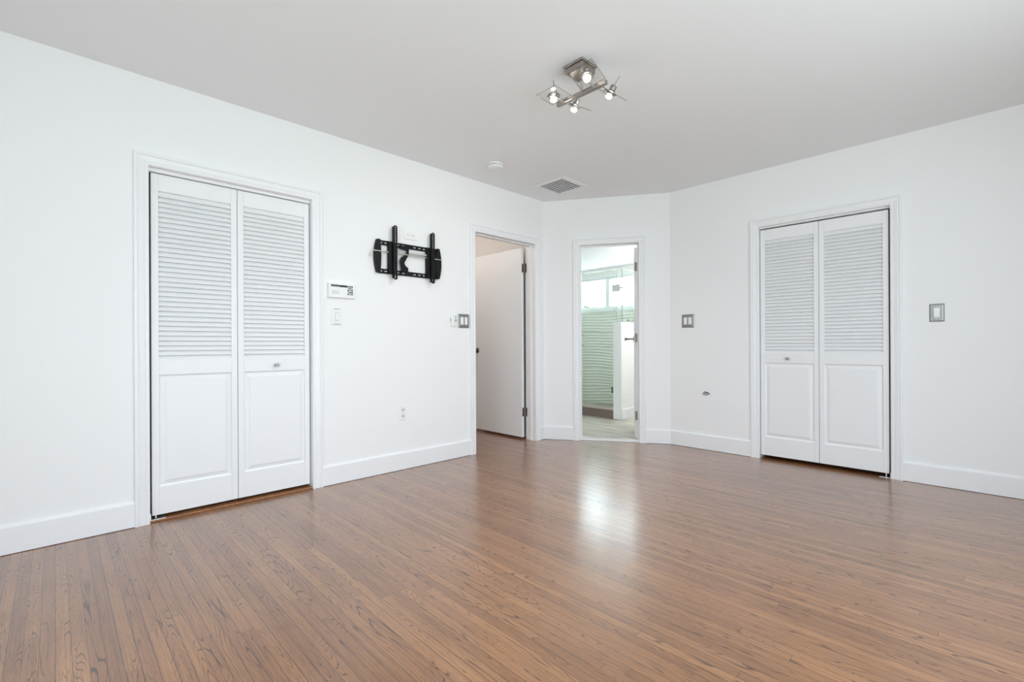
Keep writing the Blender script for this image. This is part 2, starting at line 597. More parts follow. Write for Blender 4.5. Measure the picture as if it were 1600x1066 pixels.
mb = MB()
mb.prism([(-1.80, 1.40), (-0.13, 1.40), (-0.13, YB - 0.14), (XS + 0.14, YB - 0.14), (XS + 0.14, 5.10), (1.70, 5.10), (1.70, YR + 0.05),
          (XB - 0.02, YR + 0.05), (-0.02, YA + 0.05), (-1.80, YA + 0.05)], -0.06, 0.0)
o = mb.build('floor', M_FLOOR)
tag(o, 'glossy brown oak strip floor with narrow boards running to the left wall', 'floor', 'structure')
VX0, VX1, VY0, VY1 = 0.258, 0.628, 3.258, 3.630          # ceiling register outline
mb = MB()
a, c = VX0 + 0.035, VX1 - 0.035
d_, f_ = VY0 + 0.035, VY1 - 0.035
ZT = H + 0.10
mb.box(-1.80, XS + 0.14, YB - 0.14, d_, H, ZT).box(-1.80, a, d_, f_, H, ZT).box(c, XS + 0.14, d_, f_, H, ZT)
mb.box(-1.80, XS + 0.14, f_, YA - 0.02, H, ZT)
mb.prism([(-0.02, YA - 0.02), (XS + 0.14, YA - 0.02), (XS + 0.14, 5.1), (1.70, 5.1), (1.70, YR + 0.10), (XB - 0.05, YR + 0.10), (-0.02, YA + 0.05)], H, ZT)
o = mb.build('ceiling', M_CEIL)
tag(o, 'flat pale grey white ceiling of the bedroom', 'ceiling', 'structure')

# ------------------------------------------------------------------ trim: casings, jambs, baseboards
CW = 0.068
PROF = [(0.0, 0.0), (0.0, 0.009), (0.005, 0.013), (0.016, 0.0135), (0.020, 0.0095), (0.025, 0.0125), (0.044, 0.0165), (0.049, 0.012),
        (0.054, 0.0185), (0.066, 0.0185), (CW, 0.016), (CW, 0.0)]


def casing_bm(op, prof=PROF):
    u0, u1, zt = op
    mb = MB()
    bm = mb.bm
    rows = []
    for s, d in prof:
        rows.append([bm.verts.new(p) for p in ((u0 - s, -d, 0), (u0 - s, -d, zt + s), (u1 + s, -d, zt + s), (u1 + s, -d, 0))])
    n = len(rows)
    for i in range(n):
        a, c = rows[i], rows[(i + 1) % n]
        for k in range(3):
            bm.faces.new((a[k], a[k + 1], c[k + 1], c[k]))
    bm.faces.new([r[0] for r in rows]); bm.faces.new([r[3] for r in rows][::-1])
    return mb


def jamb_mb(op, t=T, stop=None):
    u0, u1, zt = op
    e_ = 0.0006
    mb = MB()
    mb.box(u0 - JT + e_, u0, 0.0004, t, 0, zt).box(u1, u1 + JT - e_, 0.0004, t, 0, zt).box(u0 - JT + e_, u1 + JT - e_, 0.0004, t, zt, zt + JT - e_)
    if stop:
        a, c = stop
        mb.box(u0, u0 + 0.012, a, c, 0, zt - 0.012).box(u1 - 0.012, u1, a, c, 0, zt - 0.012).box(u0, u1, a, c, zt - 0.012, zt)
    return mb


def door_trim(name, wall, op, label, stop=None):
    e_ = empty(name, wall, label, 'door frame', 'structure')
    casing_bm(op).build('casing', M_TRIM, e_)
    jamb_mb(op, T, stop).build('jamb', M_TRIM, e_, 0.0015)
    return e_


door_trim('trim_1', W_LEFT, OP1, 'white moulded casing around the left closet opening')
door_trim('trim_2', W_LEFT, OP2, 'white casing and jamb around the open hall doorway', (0.045, 0.082))
door_trim('trim_3', W_DIAG, OP3, 'white casing and jamb around the bathroom doorway', (0.045, 0.082))
door_trim('trim_4', W_RIGHT, OP4, 'white moulded casing around the right closet opening')

BH, BT = 0.141, 0.014


def baseboard(name, wall, u0, u1, label):
    prof = [(0, 0.003), (-BT, 0.003), (-BT, BH - 0.012), (-BT + 0.003, BH - 0.004), (-BT + 0.008, BH), (0, BH)]
    mb = MB()
    # profile lies in (Y, Z); extrude along X
    mb.box(u0, u1, -0.004, 0, 0, 0.003)
    mb.prism([(p[0], p[1]) for p in prof], u0, u1, Matrix(((0, 0, 1, 0), (1, 0, 0, 0), (0, 1, 0, 0), (0, 0, 0, 1))))
    o = mb.build(name, M_TRIM)
    o.matrix_world = wall
    tag(o, label, 'baseboard', 'structure')


baseboard('baseboard_left', W_LEFT, YB, OP1[0] - CW, 'tall white baseboard left of the left closet')
baseboard('baseboard_left', W_LEFT, OP1[1] + CW, OP2[0] - CW, 'white baseboard between the left closet and the hall door')
baseboard('baseboard_left', W_LEFT, OP2[1] + CW, YA, 'sliver of white baseboard between hall door casing and corner')
baseboard('baseboard_diagonal', W_DIAG, 0.0, OP3[0] - CW, 'short white baseboard left of the bathroom doorway')
baseboard('baseboard_diagonal', W_DIAG, OP3[1] + CW, LEN, 'short white baseboard right of the bathroom doorway')
baseboard('baseboard_right', W_RIGHT, XB, OP4[0] - CW, 'white baseboard between the angled wall and the right closet')
baseboard('baseboard_right', W_RIGHT, OP4[1] + CW, XS, 'white baseboard right of the right closet')

# ------------------------------------------------------------------ bifold closet doors
LT = 0.028                                   # leaf thickness


def leaf(parent, u0, u1, y, knob=None, label=None):
    """one leaf, front face at local Y = y"""
    zb, zt = 0.030, 1.978
    e_ = empty('door_leaf', Matrix.Translation((u0, y, zb)), parent=parent)
    if label: plabel(e_, label)
    w, h = u1 - u0, zt - zb
    st = 0.034                               # stile
    l0, l1 = 0.914 - zb, 1.882 - zb          # louvre field
    p0, p1 = 0.188 - zb, 0.828 - zb          # panel field
    mb = MB()
    mb.box(0, st, 0, LT, 0, h).box(w - st, w, 0, LT, 0, h)
    mb.box(st, w - st, 0, LT, 0, p0).box(st, w - st, 0, LT, p1, l0).box(st, w - st, 0, LT, l1, h)
    mb.build('leaf_frame', M_DOOR, e_, 0.0018)
    # louvres
    mb = MB()
    n = 34
    pitch = (l1 - l0) / n
    for i in range(n):
        zc = l0 + (i + 0.5) * pitch
        m = Matrix.Translation((0, LT * 0.52, zc)) @ Matrix.Rotation(R(58 + random.uniform(-1.4, 1.4)), 4, 'X')
        mb.box(st - 0.002, w - st + 0.002, -0.0195, 0.0195, -0.0032, 0.0032, m)
    plabel(mb.build('louver_panel', M_DOOR, e_, 0.001), 'slatted louvre field of the leaf')
    # raised panel
    mb = MB()
    bm = mb.bm
    levels = [(0.0, 0.010), (0.008, 0.014), (0.010, 0.014), (0.034, 0.0055), (0.0345, 0.0035)]
    prev = None
    for s, d in levels:
        ring_ = [bm.verts.new(q) for q in ((st + s, d, p0 + s), (w - st - s, d, p0 + s), (w - st - s, d, p1 - s), (st + s, d, p1 - s))]
        if prev:
            for k in range(4):
                bm.faces.new((prev[k], prev[(k + 1) % 4], ring_[(k + 1) % 4], ring_[k]))
        prev = ring_
    bm.faces.new(prev)
    bk = [bm.verts.new(q) for q in ((st, 0.022, p0), (w - st, 0.022, p0), (w - st, 0.022, p1), (st, 0.022, p1))]
    bm.faces.new(bk[::-1])
    bm.verts.ensure_lookup_table()
    first = list(bm.verts)[:4]
    for k in range(4):
        bm.faces.new((first[k], first[(k + 1) % 4], bk[(k + 1) % 4], bk[k]))
    mb.build('raised_panel', M_DOOR, e_)
    if knob is not None:
        km = Matrix.Translation((knob - u0, 0, 0.866 - zb)) @ Matrix.Rotation(R(90), 4, 'X')
        mb = MB()
        mb.lathe([(0.0, -0.001), (0.009, -0.001), (0.009, 0.003), (0.0055, 0.005), (0.0055, 0.013), (0.0085, 0.0145)], km, 20)
        mb.prism([(-0.013, -0.0095), (0.013, -0.0095), (0.013, 0.0095), (-0.013, 0.0095)], 0.013, 0.026, km)
        plabel(mb.build('knob', M_NICK, e_, 0.0015), 'small square brushed nickel knob')
    return e_


def track(e_, op, y, drop):
    u0, u1, zt = op
    mb = MB()
    mb.box(u0 + 0.001, u1 - 0.001, y - 0.004, y + 0.006, zt - drop, zt).box(u0 + 0.001, u1 - 0.001, y + 0.022, y + 0.026, zt - drop, zt)
    mb.box(u0 + 0.002, u1 - 0.002, y + 0.006, y + 0.022, zt - 0.003, zt)
    plabel(mb.build('track', M_TRIM, e_), 'white painted track above the leaves')


d1 = empty('door_1', W_LEFT, 'white louvred bifold closet door on the left wall, nickel knob on its right leaf', 'closet door', 'structure')
leaf(d1, 0.394, 0.8275, 0.030, None, 'left leaf without a knob')
leaf(d1, 0.8305, 1.2745, 0.030, 1.056, 'right leaf with a knob')
track(d1, OP1, 0.034, 0.019)
mb = MB().box(0.383, 0.455, 0.006, 0.062, 0.0123, 0.0150).rod((0.412, 0.042, 0.013), (0.412, 0.042, 0.034), 0.004)
mb.box(0.383, 0.386, 0.006, 0.062, 0.0123, 0.05)
mb.build('pivot_bracket', M_STEEL, d1)
d2 = empty('door_2', W_RIGHT, 'white louvred bifold closet door on the right wall, nickel knob on its left leaf', 'closet door', 'structure')
leaf(d2, 1.892, 2.3255, 0.018, 2.104, 'left leaf with a knob')
leaf(d2, 2.3285, 2.768, 0.018, None, 'right leaf without a knob')
track(d2, OP4, 0.024, 0.012)
mb = MB().box(2.71, 2.778, 0.004, 0.046, 0.0003, 0.0030).rod((2.748, 0.032, 0.001), (2.748, 0.032, 0.032), 0.004)
mb.box(2.775, 2.778, 0.004, 0.046, 0.0003, 0.04)
mb.build('pivot_bracket', M_STEEL, d2)

o = MB().box(OP1[0], OP1[1], 0.002, 0.105, 0.0, 0.012).build('trim_5', M_SADDLE, None, 0.003)
o.matrix_world = W_LEFT
tag(o, 'orange brown wooden saddle on the floor under the left closet door', 'threshold', 'structure')


# closet interiors
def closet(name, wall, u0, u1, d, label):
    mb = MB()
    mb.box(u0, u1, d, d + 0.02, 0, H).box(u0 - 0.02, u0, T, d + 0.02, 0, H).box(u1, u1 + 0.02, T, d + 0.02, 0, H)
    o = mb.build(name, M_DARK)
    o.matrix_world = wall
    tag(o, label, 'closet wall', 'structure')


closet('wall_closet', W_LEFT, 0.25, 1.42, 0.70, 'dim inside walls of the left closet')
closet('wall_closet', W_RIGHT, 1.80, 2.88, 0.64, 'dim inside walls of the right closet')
o = MB().box(-0.75, -0.13, 0.2, 1.40, -0.06, -0.0005).build('floor_closet', M_FLOOR)
tag(o, 'wooden floor inside the left closet', 'floor', 'structure')
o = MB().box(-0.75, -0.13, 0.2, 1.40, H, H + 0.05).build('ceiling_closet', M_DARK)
tag(o, 'ceiling inside the left closet', 'ceiling', 'structure')

# ------------------------------------------------------------------ hall beyond the left wall
mb = MB().box(-1.80, -0.03, 3.635, 3.735, 0, H)
o = mb.build('wall_hall', M_HALL)
tag(o, 'beige hall wall behind the open hall door', 'wall', 'structure')
mb = MB().box(-1.80, -1.72, 1.45, 3.635, 0, H).box(-1.72, -T, 1.45, 1.53, 0, H)
o = mb.build('wall_hall', M_HALL)
tag(o, 'beige hall walls out of sight beyond the doorway', 'wall', 'structure')


def hinge(parent, m, zc, h=0.09, w=0.030, label=None):
    """barrel along z at the origin of m; leaf plates along +X (jamb) and -X' (door edge) given by two boxes"""
    mb = MB()
    mb.rod((0, 0, zc - h / 2), (0, 0, zc + h / 2), 0.0065, 12)
    for k in (-0.5, 0.5):
        mb.sphere((0, 0, zc + k * h), 0.0065)
    mb.box(0.003, 0.003 + w, 0.000, 0.0028, zc - h / 2, zc + h / 2)       # on the jamb face
    mb.box(-0.0028, 0.0, -0.003 - w, -0.003, zc - h / 2, zc + h / 2)       # on the door edge
    for dz in (-0.03, 0.0, 0.03):
        mb.lathe([(0.0, 0), (0.004, 0), (0.003, 0.0012), (0, 0.0012)], Matrix.Translation((0.019, 0.0, zc + dz)) @ Matrix.Rotation(R(90), 4, 'X'), 10)
        mb.lathe([(0.0, 0), (0.004, 0), (0.003, 0.0012), (0, 0.0012)], Matrix.Translation((0.0, -0.019, zc + dz)) @ Matrix.Rotation(R(90), 4, 'Y'), 10)
    o = mb.build('hinge', M_BRONZE, parent, 0.0, True)
    o.matrix_local = m
    plabel(o, 'dull dark metal hinge')
    return o


# hall door, opened a right angle into the hall: local X points from the hinge to the free edge (-x), local Y to +y
PIN = Vector((-0.147, 3.549, 0))
d3 = empty('door_3', Matrix.Translation(PIN), 'plain white hall door standing open against the beige hall wall', 'door', 'structure')
mb = MB().box(-0.785, -0.004, -0.040, -0.005, 0.022, 2.012)
mb.build('door_slab', M_DOOR, d3, 0.002)
for zc in (1.80, 0.285):
    hinge(d3, Matrix.Identity(4), zc)
km = Matrix.Translation((-0.722, -0.040, 0.930)) @ Matrix.Rotation(R(90), 4, 'X')
mb = MB().lathe([(0.0, -0.001), (0.031, -0.001), (0.032, 0.003), (0.026, 0.008), (0.013, 0.011), (0.011, 0.030), (0.020, 0.038), (0.0265, 0.048),
                 (0.027, 0.056), (0.022, 0.064), (0.010, 0.067), (0.0, 0.067)], km, 28)
plabel(mb.build('door_knob', M_BRONZE, d3, 0, True), 'round dark metal knob')
mb = MB().box(-0.7865, -0.785, -0.034, -0.011, 0.90, 0.96).box(-0.792, -0.7865, -0.028, -0.017, 0.92, 0.94)
mb.build('latch', M_BRONZE, d3)

# ------------------------------------------------------------------ bathroom
BY, BZ = 6.50, 2.25
W_BATH = Matrix.Translation((0, BY, 0))
wx0, wx1, wz0, wz1 = WIN_BATH
mb = MB()
wall_slab(mb, -1.90, 1.10, 0.16, [(wx0, wx1, 1.53, 2.13)], 0.0, BZ + 0.1)
o = mb.build('wall_bathroom', M_BATHW)
o.matrix_world = W_BATH
tag(o, 'far bathroom wall with the wide transom window above the shower', 'wall', 'structure')
mb = MB().box(-1.90, -1.80, YA + 0.06, BY, 0, BZ + 0.1).box(0.98, 1.08, 4.62, BY, 0, BZ + 0.1)
mb.box(-1.80, -0.10, 3.737, 3.80, 0, BZ + 0.1)
o = mb.build('wall_bathroom', M_BATHW)
tag(o, 'bathroom side walls out of sight beyond the doorway', 'wall', 'structure')
mb = MB()
mb.prism([(-1.90, 3.80), (-0.10, 3.80), (1.08, 4.545), (1.08, BY + 0.1), (-1.90, BY + 0.1)], BZ, BZ + 0.08)
o = mb.build('ceiling_bathroom', M_CEIL)
tag(o, 'white bathroom ceiling seen through the doorway', 'ceiling', 'structure')
nx, ny = -math.sin(ANG), math.cos(ANG)         # out of the room, through the diagonal wall


def diag(u, d):
    return (u * math.cos(ANG) + d * nx, YA + u * math.sin(ANG) + d * ny)


mb = MB()
mb.prism([diag(-0.05, 0.075), diag(LEN - 0.15, 0.075), (1.08, BY), (-1.80, BY), (-1.80, 3.80), (-0.15, 3.80)], -0.03, 0.006)
o = mb.build('floor_bathroom', M_BATHFL)
tag(o, 'grey beige streaky tile floor of the bathroom', 'floor', 'structure')
o = MB().box(OP3[0], OP3[1], 0.004, 0.080, 0.0, 0.020).build('trim_6', M_MARBLE, None, 0.003)
o.matrix_world = W_DIAG
tag(o, 'white marble sill on the floor of the bathroom doorway', 'threshold', 'structure')

e_ = window('window_3', W_BATH, wx0, wx1, wz0, wz1, [(-1.129, 0.075), (-0.42, 0.075)],
            'bright transom window high in the bathroom wall above the shower', M_VINYL, 0.03, 0.09, 0.032)
mb = MB().box(wx0, wx1, -0.012, 0.115, 1.53, 1.588)
mb.build('window_sill', M_VINYL, e_, 0.004)
mb = MB().box(wx0 - 0.03, wx1 + 0.03, -0.014, 0.115, 2.102, 2.128)
mb.build('window_head', M_TRIM, e_, 0.003)

# wavy tile field on the shower wall
mb = MB()
bm = mb.bm
nxg, nzg = 56, 300
tz0, tz1, tx0, tx1 = 0.02, 1.525, -1.795, 0.15


def wave(xx, zz):
    tile = math.floor(zz / 0.302)
    ph = 4.4 * math.sin(1.9 * xx + tile * 1.7) + 2.3 * math.sin(4.1 * xx + 2.0 + zz * 3) + 1.2 * math.sin(7.7 * xx + tile)
    v = math.sin(zz * 2 * math.pi / 0.048 + ph * 0.55) + 0.25 * math.sin(zz * 2 * math.pi / 0.048 * 2 + ph)
    fz = (zz / 0.302) % 1.0
    groove = 1.0 if min(fz, 1 - fz) < 0.010 else 0.0
    return -0.014 - 0.0050 * v + 0.006 * groove


grid = [[bm.verts.new((tx0 + (tx1 - tx0) * i / nxg, wave(tx0 + (tx1 - tx0) * i / nxg, tz0 + (tz1 - tz0) * j / nzg), tz0 + (tz1 - tz0) * j / nzg))
         for i in range(nxg + 1)] for j in range(nzg + 1)]
for j in range(nzg):
    for i in range(nxg):
        bm.faces.new((grid[j][i], grid[j][i + 1], grid[j + 1][i + 1], grid[j + 1][i]))
rim = [grid[0][i] for i in range(nxg + 1)] + [grid[j][nxg] for j in range(1, nzg + 1)] + [grid[nzg][i] for i in range(nxg - 1, -1, -1)] + [grid[j][0] for j in range(nzg - 1, 0, -1)]
bk = [bm.verts.new((q.co.x, -0.0006, q.co.z)) for q in rim]
for i in range(len(rim)):
    bm.faces.new((rim[i], bk[i], bk[(i + 1) % len(rim)], rim[(i + 1) % len(rim)]))
bm.faces.new(bk)
o = mb.build('trim_7', M_TILE, None, 0, True)
o.matrix_world = W_BATH
tag(o, 'pale green wall tiles with horizontal ripples inside the shower', 'wall tile', 'structure')

PX0, PX1, PY = -0.205, -0.078, 5.29
mb = MB().box(PX0, PX1, PY, BY, 0.0065, 1.285)
o = mb.build('wall_pony', M_WALL, None, 0.003)
tag(o, 'white half height wall beside the shower', 'wall', 'structure')
o = MB().box(PX1, PX1 + BT, PY + 0.002, BY, 0.0065, 0.142).build('baseboard_pony', M_TRIM, None, 0.003)
tag(o, 'white baseboard along the side of the half height shower wall', 'baseboard', 'structure')
e_ = empty('shower_curb', (-1.0, 5.34, 0.0065), 'brown tiled curb with a pale cap below the shower glass', 'shower curb')
MB().box(-0.799, 1.0 + PX0 - 0.001, -0.04, 0.06, 0, 0.112).build('curb_face', M_CURB, e_, 0.002)
plabel(MB().box(-0.799, 1.0 + PX0 - 0.001, -0.045, 0.065, 0.112, 0.128).build('curb_cap', M_CURBTOP, e_, 0.003), 'pinkish beige stone cap')

# glass over the half wall, and the glass shower door hung from it
e_ = empty('shower_panel', (-0.090, PY, 1.285), 'clear glass panel standing on the half height shower wall', 'shower glass')
MB().box(-0.005, 0.005, 0.05, BY - PY - 0.02, 0.006, 0.70).build('glass_pane', M_GLASS, e_)
plabel(MB().box(-0.005, 0.005, 0.0455, 0.0495, 0.006, 0.70).build('glass_edge', M_GLASSE, e_), 'greenish polished front edge')
MB().box(-0.080, 0.010, 0.055, 0.095, 0.0, 0.022).build('clamp', M_CHROME, e_, 0.003)
mb = MB().lathe([(0, 0), (0.011, 0), (0.011, 0.012), (0, 0.012)], Matrix.Translation((0.005, 0.17, 0.03)) @ Matrix.Rotation(R(90), 4, 'Y'), 16)
plabel(mb.build('clamp_button', M_BRONZE, e_, 0.001), 'small dark round clamp')

e_ = empty('shower_door', (-0.160, 5.318, 0.145), 'clear glass shower door with bar handle left of the half wall', 'shower door')
MB().box(-0.70, -0.050, -0.005, 0.005, 0.0, 1.84).box(-0.050, -0.004, -0.005, 0.005, 1.155, 1.84).build('glass_pane', M_GLASS, e_)
plabel(MB().box(-0.0035, 0.0, -0.005, 0.005, 1.155, 1.84).build('glass_edge', M_GLASSE, e_), 'greenish polished edge')
# glass to glass hinge near the top, wall hinge near the bottom
mb = MB().box(-0.064, 0.060, -0.020, -0.0055, 1.545, 1.640).box(0.060, 0.082, -0.014, -0.0055, 1.578, 1.606).sphere((0.094, -0.012, 1.592), 0.015)
plabel(mb.build('hinge', M_STEEL, e_, 0.004), 'square pale metal glass hinge')
mb = MB().box(-0.080, -0.050, -0.018, -0.0055, 0.200, 0.285)
plabel(mb.build('hinge', M_BRONZE, e_, 0.002), 'dark lower hinge')
mb = MB().tube([(-0.555, -0.006, 0.84), (-0.555, -0.040, 0.84), (-0.555, -0.050, 0.85), (-0.555, -0.050, 0.97), (-0.555, -0.040, 0.98), (-0.555, -0.006, 0.98)], 0.009)
plabel(mb.build('handle', M_BRONZE, e_, 0, True), 'short dark bar handle')

# bathroom door, opened into the bathroom and seen almost edge on
pin = Matrix.Translation((*diag(OP3[1] - 0.001, T + 0.014), 0)) @ Matrix.Rotation(ANG, 4, 'Z') @ Matrix.Rotation(R(-1.2), 4, 'Z')
d4 = empty('door_4', pin, 'white bathroom door swung inward and seen almost edge on, with a flared lever', 'door', 'structure')
MB().box(-0.036, -0.002, 0.004, 0.585, 0.016, 2.002).build('door_slab', M_DOOR, d4, 0.002)
for zc in (1.80, 1.06, 0.25):
    mb = MB().rod((0, 0, zc - 0.045), (0, 0, zc + 0.045), 0.0065, 12)
    mb.box(-0.0025, 0.0005, -0.040, -0.004, zc - 0.045, zc + 0.045).box(-0.034, -0.004, -0.0005, 0.0035, zc - 0.045, zc + 0.045)
    plabel(mb.build('hinge', M_BRONZE, d4), 'dark metal hinge')
lm = Matrix.Translation((-0.036, 0.525, 1.055)) @ Matrix.Rotation(R(-90), 4, 'Y')
mb = MB().lathe([(0, -0.001), (0.030, -0.001), (0.030, 0.006), (0.010, 0.009), (0.009, 0.045), (0.012, 0.070), (0.018, 0.095), (0.021, 0.105), (0.0, 0.107)], lm, 24)
plabel(mb.build('lever_handle', M_NICK, d4, 0, True), 'flared satin nickel handle')

# tree outside the bathroom window
e_ = empty('garden_tree', (-4.55, 10.4, -0.66), 'leafy green tree top outside the bathroom window, at its lower left', 'tree')
MB().rod((0, 0, 0), (0, 0, 2.3), 0.07, 10, 0.04).build('trunk', M_BARK, e_)
mb = MB()
rnd = random.Random(3)
for k in range(420):
    th, ph = rnd.uniform(0, 6.283), rnd.uniform(-1, 1)
    rr = rnd.random() ** 0.5
    c = Vector((0.55 * rr * math.cos(th), 0.55 * rr * math.sin(th), 2.40 + 0.42 * ph * (1 - rr * 0.5)))
    m = Matrix.Translation(c) @ Matrix.Rotation(rnd.uniform(0, 6.28), 4, 'Z') @ Matrix.Rotation(rnd.uniform(-1.2, 1.2), 4, 'X')
    mb.prism([(-0.07, 0), (-0.02, 0.028), (0.04, 0.022), (0.08, 0), (0.04, -0.022), (-0.02, -0.028)], -0.002, 0.002, m)
mb.build('foliage', M_LEAF, e_)


# ------------------------------------------------------------------ things on the walls
def plate_mb(w, h, d=0.006, lip=0.006):
    """bevelled wall plate centred on the origin, back at Y=0"""
    mb = MB()
    bm = mb.bm
    prev = None
    for s, y in ((0, 0.0), (0, -0.0025), (lip * 0.5, -d * 0.85), (lip, -d)):
        ring_ = [bm.verts.new(q) for q in ((-w / 2 + s, y, -h / 2 + s), (w / 2 - s, y, -h / 2 + s), (w / 2 - s, y, h / 2 - s), (-w / 2 + s, y, h / 2 - s))]
        if prev:
            for k in range(4):
                bm.faces.new((prev[k], prev[(k + 1) % 4], ring_[(k + 1) % 4], ring_[k]))
        else:
            bm.faces.new(ring_[::-1])
        prev = ring_
    bm.faces.new(prev)
    return mb


def rocker(parent, u, w=0.026, h=0.062, y=-0.006):
    mb = MB()
    mb.prism([(y - 0.0045, -h / 2), (y - 0.0018, 0.0), (y - 0.0012, h / 2), (y + 0.002, h / 2), (y + 0.002, -h / 2)], u - w / 2, u + w / 2,
             Matrix(((0, 0, 1, 0), (1, 0, 0, 0), (0, 1, 0, 0), (0, 0, 0, 1))))
    return plabel(mb.build('rocker', M_PLAST, parent, 0.0008), 'white rocker paddle')


def screw(parent, u, z, y, m=M_SATIN):
    mb = MB().lathe([(0, -0.001), (0.0034, -0.001), (0.0034, 0.0006), (0.002, 0.0013), (0, 0.0013)],
                    Matrix.Translation((u, y, z)) @ Matrix.Rotation(R(90), 4, 'X'), 12)
    return mb.build('screw', m, parent)


def metal_switch(wall, uc, zc, w, h, n, label):
    e_ = empty('light_switch', on(wall, uc, zc), label, 'light switch')
    mb = plate_mb(w, h, 0.007, 0.009)
    mb.build('plate', M_PLATE, e_)
    mb = plate_mb(w - 0.030, h - 0.026, 0.0095, 0.004)
    plabel(mb.build('raised_band', M_PLATE, e_), 'raised inner step of the pewter plate')
    us = [0.0] if n == 1 else [-0.0225, 0.0225]
    for u in us:
        mb = MB().box(u - 0.0165, u + 0.0165, -0.0105, -0.009, -0.0345, 0.0345)
        plabel(mb.build('switch_frame', M_PLASTL, e_), 'white plastic frame')
        rocker(e_, u, 0.027, 0.060, -0.0105)
        screw(e_, u, h / 2 - 0.016, -0.0095); screw(e_, u, -h / 2 + 0.016, -0.0095)
    return e_


metal_switch(W_LEFT, 2.6155, 1.2075, 0.122, 0.124, 2, 'pewter plate with two white rocker switches beside the hall door casing')
metal_switch(W_RIGHT, 1.249, 1.216, 0.123, 0.127, 2, 'pewter plate with two white rocker switches left of the right closet')
metal_switch(W_RIGHT, 3.0325, 1.202, 0.078, 0.123, 1, 'pewter plate with one white rocker switch right of the right closet')

# white dimmer under the alarm keypad
e_ = empty('light_switch', on(W_LEFT, 1.455, 1.2025), 'white plastic light switch plate under the alarm keypad', 'light switch')
plate_mb(0.080, 0.126, 0.007, 0.005).build('plate', M_PLAST, e_)
MB().box(-0.0225, 0.0225, -0.0095, -0.006, -0.048, 0.048).build('switch_frame', M_PLAST, e_, 0.001)
MB().box(-0.0135, 0.0135, -0.0110, -0.0093, -0.031, 0.031).build('gasket', M_PLASTG, e_)
rocker(e_, 0.0, 0.023, 0.056, -0.0108)
plabel(MB().box(-0.024, 0.022, -0.0085, -0.0065, 0.0505, 0.0565).build('light_slot', M_PLASTG, e_), 'grey slot along the top')
plabel(MB().box(-0.024, 0.024, -0.0085, -0.0065, -0.0565, -0.0515).build('light_slot', M_PLASTG, e_), 'grey slot along the bottom')

# alarm keypad
e_ = empty('alarm_keypad', on(W_LEFT, 1.487, 1.388), 'white alarm keypad with dark display strip near the left closet', 'alarm keypad')
KW, KH = 0.202, 0.108
mb = plate_mb(KW, KH, 0.024, 0.005)
mb.build('housing', M_PLAST, e_)
MB().box(-0.082, -0.020, -0.0252, -0.0236, 0.027, 0.041).build('display', M_LCD2, e_)
plabel(MB().box(-0.019, 0.038, -0.0252, -0.0236, 0.026, 0.040).build('display', M_LCD, e_), 'black half of the display strip')
plabel(MB().box(0.038, 0.082, -0.0252, -0.0236, -0.030, 0.040).build('key_field', M_PLASTL, e_), 'pale field under the keys')
for r_ in range(5):
    for k in range(3):
        dark = (r_ < 1 or k == 2 and r_ > 2 or (r_ + k) % 2 == 0)
        MB().box(0.041 + k * 0.0140, 0.0500 + k * 0.0140, -0.0275, -0.0250, 0.0280 - r_ * 0.0135, 0.0365 - r_ * 0.0135).build('key', M_LCD if dark else M_PLASTG, e_)
mb = MB()
for k in range(3):
    mb.box(-0.076, -0.020, -0.0246, -0.0236, -0.023 + k * 0.008, -0.0205 + k * 0.008)
plabel(mb.build('speaker_slots', M_PLASTG, e_), 'three faint grey slots')

# slim remote control in its holder, beside the hall door switches
e_ = empty('remote_holder', on(W_LEFT, 2.5075, 1.2105), 'small white wall remote control left of the hall door switch plate', 'remote control')
mb = MB().box(-0.0335, 0.0315, -0.014, 0.0, -0.057, 0.057)
mb.build('cradle', M_PLAST, e_, 0.006, False, 3)
MB().box(-0.024, 0.024, -0.022, -0.013, -0.045, 0.052).build('remote', M_PLAST, e_, 0.005, False, 3)
mb = MB().lathe([(0, -0.001), (0.012, -0.001), (0.012, 0.003), (0.009, 0.005), (0, 0.005)],
                Matrix.Translation((0.004, -0.022, -0.002)) @ Matrix.Rotation(R(90), 4, 'X'), 20)
plabel(mb.build('button', M_PLASTG, e_), 'round grey button')
plabel(MB().box(-0.001, 0.009, -0.0236, -0.0216, 0.014, 0.040).build('slider', M_PLASTG, e_), 'grey slider')
plabel(MB().box(-0.003, 0.011, -0.0234, -0.0216, -0.034, -0.027).build('label_strip', M_PLASTL, e_), 'small grey strip')
plabel(MB().box(-0.0375, -0.0335, -0.010, -0.002, -0.014, 0.020).build('side_clip', M_PLASTG, e_), 'grey clip on the side')


